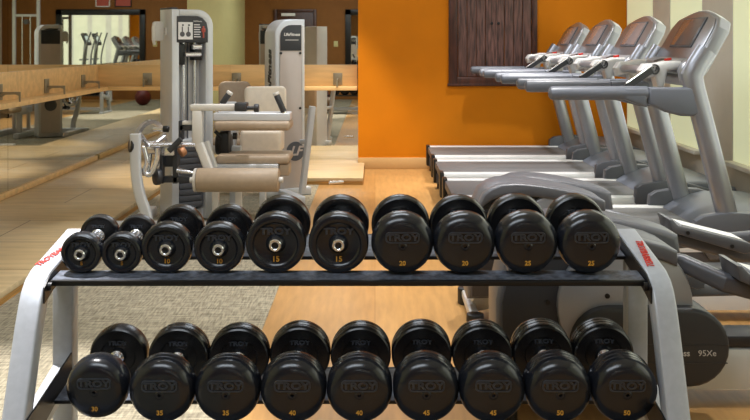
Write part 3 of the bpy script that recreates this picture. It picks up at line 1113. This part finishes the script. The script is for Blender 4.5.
# floor frame
m = MB()
m.box(-.62, .42, -.33, -.26, .0, .07, .01)
m.box(-.55, -.48, -.33, .25, .0, .07, .01)
m.box(.0, .07, -.33, .45, .0, .07, .01)
m.box(.36, .43, -.33, .2, .0, .07, .01)
m.build('floor_frame', M['frame'], legm)
for px_ in (216, 239):
    pp = q(px_, 192, 5.66)
    MB().box(pp.x - .02, pp.x + .02, -.32, -.27, .07, .38, .006).build('support_leg', M['frame_lt'], legm)
MB().box(.01, .06, .30, .36, .07, .32, .006).box(-.08, .12, .2, .4, .32, .40, .01).build('seat_post', M['frame'], legm)
MB().box(.28, .32, -.20, -.14, .07, .36, .006).build('side_post', M['frame'], legm)

# second machine: closed weight tower
bb = at(275, 192, 6.95)
tower2 = thing('weight_tower_machine', 'pale closed weight tower with dark header, right of the cream seat', 'exercise machine', (bb.x, bb.y, .003), R(27))
w, h, dp = .25, 1.375, .24
m = MB()
outl = [(-.0, 0), (0, h - .13)] + arc(.13, h - .13, .13, 180, 90, 8)[1:] + [(w, h), (w, 0)]
m.prism([(a, b) for a, b in outl], 0, dp, 'y', .012, 3)
m.build('tower_frame', M['frame'], tower2)
m = MB()
m.prism([(.038, .03)] + [(.038, h - .15)] + arc(.13, h - .135, .092, 180, 90, 6) + [(w - .03, h - .043), (w - .03, .03)], -.008, .004, 'y', .003)
sh = m.build('front_shroud', M['shroud'], tower2)
m = MB()
m.prism([(.040, h - .245), (.040, h - .15)] + arc(.13, h - .135, .090, 180, 90, 6)[1:] + [(w - .035, h - .045), (w - .035, h - .245)], -.012, -.006, 'y', .002)
hd = m.build('header_panel', M['grey_ch'], sh)
m = MB()
m.mesh(text_mesh('LifeFitness', .032, .001, .001, .15), Matrix.Translation((.135, -.0135, h - .12)) @ Matrix.Rotation(R(90), 4, 'X'))
m.box(.08, .19, -.013, -.011, h - .165, h - .16)
m.build('header_lettering', M['frame_lt'], hd)
m = MB()
m.box(w - .028, w - .006, -.006, .004, .03, h - .05, .003)
m.build('edge_strip', M['frame_lt'], tower2)
m = MB()
for (a, b) in ((.045, h - .265), (w - .045, h - .265), (w - .045, .68)):
    m.cyl((a, -.014, b), (a, -.006, b), .010, seg=12)
m.build('screw', M['black'], sh)
m = MB()
tm = text_mesh('LifeFitness', .098, .002, .003, .2)
# lettering runs up the left side of the tower
m.mesh(tm, frame_mtx((-.003, .11, .93), (0, 0, 1), (0, 1, 0)))
m.build('side_lettering', M['black'], tower2)
m = MB()
m.cyl((.165, -.012, .345), (.165, -.006, .345), .075, seg=36)
lg = m.build('round_logo', M['grey_dk'], sh)
m = MB()
m.mesh(text_mesh('LF', .10, .001, .003, .35), Matrix.Translation((.165, -.0135, .345)) @ Matrix.Rotation(R(90), 4, 'X'))
m.build('logo_lettering', M['shroud'], lg)
inv = (Matrix.Translation((bb.x, bb.y, .006)) @ Matrix.Rotation(R(27), 4, 'Z')).inverted()
m = MB()
m.sweep([inv @ at(302, 193, 6.9), inv @ at(306, 160, 6.9), inv @ at(312.5, 106, 6.9)], rrect(.045, .05, .01), up=(0, 1, 0))
m.sweep([inv @ at(301, 141, 6.98), inv @ at(309, 141, 6.92)], rrect(.03, .035, .008), up=(0, 0, 1))
m.build('side_post', M['frame'], tower2)
m = MB()
m.box(-.1, .30, -.02, .05, 0, .06, .01)
m.box(.02, .09, -.4, .3, 0, .06, .01)
m.build('floor_frame', M['frame'], tower2)
MB().cyl((.40, -.13, .10), (.52, -.13, .10), .012).build('peg', M['chrome'], tower2)
m = MB()
m.box(.02, .27, .26, .30, .45, .85, .02, 3)
m.build('back_pad', M['tan_dk'], tower2)
MB().box(.12, .17, .20, .27, .4, .7).build('pad_arm', M['frame'], tower2)

# cream pad in front of the back ledge, between the two towers
t = thing('back_extension_machine', 'brown padded machine seat between the two weight towers', 'exercise machine', (-1.14, 7.30, .003))
m = MB()
m.prism(rrect(.26, .36, .05, 5), -.06, 0, 'z', .018, 3, frame_mtx((0, 0, .70), (1, .1, 0), (0, .1, 1)))
m.build('backrest', M['tan_dk'], t)
MB().box(-.03, .03, .0, .07, .0, .62, .01).box(-.2, .2, -.02, .06, 0, .05, .01).build('post', M['frame'], t)
MB().box(-.14, .14, -.36, -.04, .38, .45, .03, 3).box(-.03, .03, -.2, .02, .33, .385).build('seat', M['tan_dk'], t)

# ------------------------------------------------------------------ dumbbell rack
TILT, TILTB = R(6), R(5)
rack = thing('dumbbell_rack', 'two tier silver grey dumbbell rack with black shelves in the foreground', 'dumbbell rack', (-0.067, 2.25, 0))
RX, RY = -0.067, 2.25
leg_path = [(2.55, .652), (2.36, .620), (2.275, .605), (2.235, .589), (2.213, .565), (2.19, .52), (2.16, .46), (2.08, .26), (1.985, 0.0)]
TS = .055
for s, xo in ((-1, -.8395), (1, .7055)):
    m = MB()
    m.sweep([(xo - RX, y - RY, z - .0) for y, z in leg_path], rrect(TS, .05, .010, 3), up=(1, 0, 0)) if False else None
    # outline of the bent leg in the side plane, extruded by the tube width
    top = [(2.53, .675), (2.36, .645), (2.262, .628), (2.225, .612), (2.200, .590), (2.182, .560), (2.157, .508), (2.080, .312), (1.961, 0.003)]
    bot = []
    for i in range(len(top)):
        p = Vector(top[i])
        a = Vector(top[max(0, i - 1)])
        b = Vector(top[min(len(top) - 1, i + 1)])
        d = (b - a).normalized()
        nr = Vector((-d.y, d.x))
        if nr.x < 0 and nr.y > 0:
            nr = -nr
        bot.append(p + Vector((abs(d.y), -abs(d.x))) * .052)
    bot[-1] = Vector((2.013, 0.003))
    m.prism([(p[0] - RY, p[1]) for p in top] + [(p[0] - RY, p[1]) for p in bot[::-1]], xo - RX - TS / 2, xo - RX + TS / 2, 'x', .006, 3)
    m.box(xo - RX - TS / 2, xo - RX + TS / 2, 2.415 - RY, 2.465 - RY, .003, .615, .006)
    m.prism([(2.10 - RY, .262), (2.42 - RY, .335), (2.42 - RY, .285), (2.10 - RY, .212)], xo - RX - TS / 2 + .001, xo - RX + TS / 2 - .001, 'x', .005)
    m.box(xo - RX - TS / 2 - .004, xo - RX + TS / 2 + .004, 1.93 - RY, 2.50 - RY, .003, .025, .005)
    sf = m.build('side_frame', M['rack'], rack)
    # red script on the sloping top of the arm
    m = MB()
    if s < 0:
        fm = frame_mtx((xo - RX + .004, 2.36 - RY, .6475), (.25, .97, .17), (-.97, .25, .05))
    else:
        fm = frame_mtx((xo - RX + .0, 2.36 - RY, .6475), (-.10, -.98, -.17), (.98, -.1, .0))
    m.mesh(text_mesh('TROYBARBELL', .026, .0008, .0003, .3), fm)
    m.build('decal', M['red'], sf)
    # black end brackets carrying the trays
    xi = xo + s * -(TS / 2 + .0025)
    for pts, yb, zb in ((((2.20, .560), (2.20, .600), (2.24, .622), (2.52, .668), (2.52, .625), (2.26, .578)), 2.225, .596),
                        (((2.02, .228), (2.02, .285), (2.06, .315), (2.40, .372), (2.40, .320), (2.10, .240)), 2.05, .290)):
        m = MB()
        m.prism([(a - RY, b) for a, b in pts], xi - RX - .002, xi - RX + .002, 'x')
        m.cyl((xi - RX, yb - RY, zb), (xi - RX - s * .012, yb - RY, zb), .011, seg=12)
        m.build('bracket', M['black_metal'], rack)
YT, ZT = 2.275, .6140         # where the heads' front faces touch the top shelf
YB, ZB = 2.125, .290          # the same on the bottom shelf


def shelf(y0, z0, tilt):
    """two black rails, front and back, with an open gap between them"""
    RM = Matrix.Translation((0, y0 - RY, z0)) @ Matrix.Rotation(tilt, 4, 'X')
    xa, xb = -.8395 + TS / 2 + .006 - RX, .7055 - TS / 2 - .006 - RX
    for a, b, lip in ((-.042, .026, -.042), (.135, .318, .318)):
        m = MB()
        m.box(xa, xb, a, b, -.012, -.003, .002, mtx=RM)
        m.box(xa, xb, lip - .005, lip + .005, -.015, .0, .003, mtx=RM)
        s = m.build('shelf_rail', M['black_metal'], rack)
        m = MB()
        m.box(xa + .002, xb - .002, a + (.004 if lip == a else 0), b - (.006 if lip == b else 0), -.0032, -.0008, mtx=RM)
        m.build('rail_mat', M['tray'], s)


shelf(YT, ZT, TILT)
shelf(YB, ZB, TILTB)
m = MB()
m.box(-.8395 + TS / 2 - RX, .7055 - TS / 2 - RX, 2.42 - RY, 2.46 - RY, .06, .11, .006)
m.build('cross_bar', M['rack'], rack)

# ------------------------------------------------------------------ dumbbells
def logo(m, mtx, r, capsule):
    m.mesh(text_mesh('TROY', r * .30, .0030, r * .010), mtx @ Matrix.Scale(1.3, 4, (1, 0, 0)))
    if capsule:
        o = rrect(r * 1.08, r * .36, r * .13, 5)
        i = rrect(r * 1.00, r * .28, r * .10, 5)
        t = bmesh.new()
        n = len(o)
        A = [t.verts.new((p[0], p[1], .0024)) for p in o]
        B = [t.verts.new((p[0], p[1], .0024)) for p in i]
        A2 = [t.verts.new((p[0] * 1.02, p[1] * 1.03, -.002)) for p in o]
        B2 = [t.verts.new((p[0] * .98, p[1] * .97, -.002)) for p in i]
        for k in range(n):
            j = (k + 1) % n
            t.faces.new((A[k], A[j], B[j], B[k]))
            t.faces.new((A2[k], A2[j], A[j], A[k]))
            t.faces.new((B[k], B[j], B2[j], B2[k]))
        m._merge(t, mtx)


def make_dumbbell(r, t, gap, kind, number):
    """axis along y, front face at y=0; resting point is z=0 below the front face; returns the root"""
    root = bpy.data.objects.new('dumbbell', None)
    root.empty_display_size = .05
    C.objects.link(root)
    FM = Matrix.Translation((0, 0, r)) @ Matrix.Rotation(R(-90), 4, 'X')      # local z -> +y
    L = 2 * t + gap
    BM_ = Matrix.Translation((0, L, r)) @ Matrix.Rotation(R(90), 4, 'X')      # back head, mirrored
    if kind == 'plate':
        prof = [(0, .008), (.20 * r, .008), (.66 * r, .0075), (.72 * r, .005), (.76 * r, .001), (.80 * r, 0), (.90 * r, .0), (.97 * r, .003), (r, .009), (r, t - .009), (.97 * r, t - .002), (.9 * r, t), (.78 * r, t), (.74 * r, t - .004), (.30 * r, t - .004), (.22 * r, t + .006), (0, t + .006)]
    else:
        prof = [(0, .005), (.045 * r, .005), (.055 * r, -.001), (.10 * r, -.0015), (.125 * r, -.0005), (.14 * r, .0008), (.60 * r, .0015), (.74 * r, .003), (.85 * r, .0075), (.93 * r, .014), (.98 * r, .022), (r, .030)]
        if kind == 'banded':
            z = .036
            while z < t - .014:
                prof += [(r, z), (.975 * r, z + .0015), (.975 * r, z + .0035), (r, z + .005)]
                z += .016
        prof += [(r, t - .010), (.975 * r, t - .003), (.93 * r, t), (.62 * r, t - .001), (.58 * r, t - .005), (.3 * r, t - .005), (.24 * r, t + .004), (0, t + .004)]
    m = MB()
    m.lathe(prof, FM, 56)
    hd = m.build('head', M['rubber'], root)
    fz = .0072 if kind == 'plate' else .0012
    m = MB()
    logo(m, Matrix.Translation((0, fz, r + (.42 if kind == 'plate' else .28) * r)) @ Matrix.Rotation(R(90), 4, 'X'), r, kind != 'plate')
    m.build('raised_logo', M['rubber_highlight'], hd)
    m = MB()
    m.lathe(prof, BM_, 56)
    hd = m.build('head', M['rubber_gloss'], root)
    m = MB()
    logo(m, Matrix.Translation((0, L - t + (.0035 if kind == 'plate' else .0045), r + .46 * r)) @ Matrix.Rotation(R(90), 4, 'X'), r * .66, False)
    m.build('raised_logo', M['rubber_highlight'], hd)
    hr = .0145
    m = MB()
    y0, y1 = t, t + gap
    hp = [(hr * .8, -.004), (hr * 1.25, .0), (hr * 1.25, .006), (hr * .85, .010)]
    n = 10
    for k in range(n + 1):
        s = k / n
        hp.append((hr * (.88 + .22 * math.sin(math.pi * s)), .012 + s * (gap - .024)))
    hp += [(hr * .85, gap - .010), (hr * 1.25, gap - .006), (hr * 1.25, gap), (hr * .8, gap + .004)]
    m.lathe(hp, Matrix.Translation((0, t, r)) @ Matrix.Rotation(R(-90), 4, 'X'), 24)
    if number == '5':
        for k in range(10):
            a = 2 * math.pi * k / 10
            m.cyl((hr * 1.05 * math.cos(a), t + .012, r + hr * 1.05 * math.sin(a)), (hr * 1.05 * math.cos(a), t + gap - .012, r + hr * 1.05 * math.sin(a)), .003, seg=6)
    m.build('handle', M['chrome'], root)
    if kind == 'plate':
        m = MB()
        q_ = .014 + .07 * (r - .05)
        m.lathe([(q_ * .55, .006), (q_ * .55, -.009), (q_ * .65, -.0105), (q_ * .9, -.0105), (q_ * 1.02, -.008), (q_ * 1.05, .008)], FM, 24)
        m.build('end_ring', M['chrome'], root)
        m = MB()
        m.lathe([(0, -.002), (q_ * .5, -.002), (q_ * .54, .006)], FM, 16)
        m.lathe([(q_ * 1.04, -.004), (q_ * 1.5, .004), (q_ * 1.6, .0082)], FM, 24)
        m.build('hub', M['rubber'], root)
    m = MB()
    ns = r * (.26 if kind == 'plate' else .205)
    m.mesh(text_mesh(number, ns, .0006, ns * .02), Matrix.Translation((0, .0068 if kind == 'plate' else .0010, r - (.53 if kind == 'plate' else .56) * r)) @ Matrix.Rotation(R(90), 4, 'X'))
    m.build('weight_number', M['gold'], root)
    if number == '30':
        m = MB()
        m.prism([(.19 * r * math.cos(R(a)) * 1.0, .13 * r * math.sin(R(a))) for a in range(0, 360, 15)], -.0002, .0006, 'z', mtx=Matrix.Translation((0, .0014, r - .56 * r)) @ Matrix.Rotation(R(90), 4, 'X'))
        m.build('number_patch', M['black'], root)
    return root


protos = {}


def dumbbell(px, y0, z0, r, t, gap, kind, number, label, group, tilt):
    key = (r, t, gap, kind, number)
    if key not in protos:
        o = protos[key] = make_dumbbell(r, t, gap, kind, number)
    else:
        o = copy_tree(protos[key])
    o.location = ((px - 375.0) * y0 / F, y0, z0)
    o.rotation_euler = (tilt, 0, 0)
    tag(o, label, 'dumbbell', group)


GT = 'dumbbells on the top shelf'
GB = 'dumbbells on the bottom shelf'
top = [(81.0, .0515, .034, .115, 'plate', '5', 'smallest black five pound dumbbell, leftmost on the top shelf'),
       (121.5, .0515, .034, .115, 'plate', '5', 'smallest black five pound dumbbell, second from the left on the top shelf'),
       (166.5, .0640, .042, .11, 'plate', '10', 'black ten pound dumbbell beside the small fives on the top shelf'),
       (219.0, .0640, .042, .11, 'plate', '10', 'black ten pound dumbbell, fourth from the left on the top shelf'),
       (275.7, .0760, .048, .108, 'plate', '15', 'black fifteen pound dumbbell with chrome centre, left one of the pair'),
       (338.5, .0760, .048, .108, 'plate', '15', 'black fifteen pound dumbbell with chrome centre, right one of the pair'),
       (402.5, .0785, .060, .108, 'dome', '20', 'smooth black twenty pound dumbbell, left one of the pair'),
       (465.0, .0785, .060, .108, 'dome', '20', 'smooth black twenty pound dumbbell, right one of the pair'),
       (527.8, .0788, .066, .106, 'dome', '25', 'smooth black twenty-five pound dumbbell, second from right on the top shelf'),
       (591.0, .0788, .066, .106, 'dome', '25', 'smooth black twenty-five pound dumbbell, rightmost on the top shelf')]
for (px, r, t_, g, k, n, lab) in top:
    fwd = .022 if k == 'dome' else 0.0         # the domed heads stand a little further out
    dumbbell(px, YT - fwd, ZT - fwd * math.tan(TILT), r, t_, g, k, n, lab, GT, TILT)
bot = [(94.8, .0745, .064, .132, 'dome', '30', 'black thirty pound dumbbell, leftmost on the bottom shelf'),
       (160.0, .0782, .070, .132, 'banded', '35', 'black thirty-five pound dumbbell next to the thirty on the bottom shelf'),
       (226.0, .0782, .070, .132, 'banded', '35', 'black thirty-five pound dumbbell, third from the left on the bottom shelf'),
       (292.5, .0785, .076, .132, 'banded', '40', 'black forty pound dumbbell, left one of the pair on the bottom shelf'),
       (359.3, .0785, .076, .132, 'banded', '40', 'black forty pound dumbbell in the middle of the bottom shelf'),
       (426.5, .0786, .080, .132, 'banded', '45', 'black forty-five pound dumbbell, left one of the pair on the bottom shelf'),
       (493.2, .0786, .080, .132, 'banded', '45', 'black forty-five pound dumbbell, right one of the pair on the bottom shelf'),
       (560.0, .0788, .084, .132, 'banded', '50', 'black fifty pound dumbbell, second from right on the bottom shelf'),
       (626.8, .0788, .084, .132, 'banded', '50', 'black fifty pound dumbbell, rightmost on the bottom shelf')]
for (px, r, t_, g, k, n, lab) in bot:
    back = .022 if n == '30' else 0.0          # the thirty sits a little further back
    dumbbell(px, YB + back, ZB + back * math.tan(TILTB), r, t_, g, k, n, lab, GB, TILTB)

# ceiling fittings that house the lamps
for (x, y, p, a, c) in DOWN:
    t = thing('downlight', 'small round recessed ceiling downlight above the frame', 'ceiling light', (x, y, CEIL), 0, 'recessed downlights')
    MB().lathe([(.055, -.012), (.075, -.012), (.078, -.004), (.078, 0), (.055, 0), (.055, -.012)], None, 24).build('trim_ring', M['white'], t)
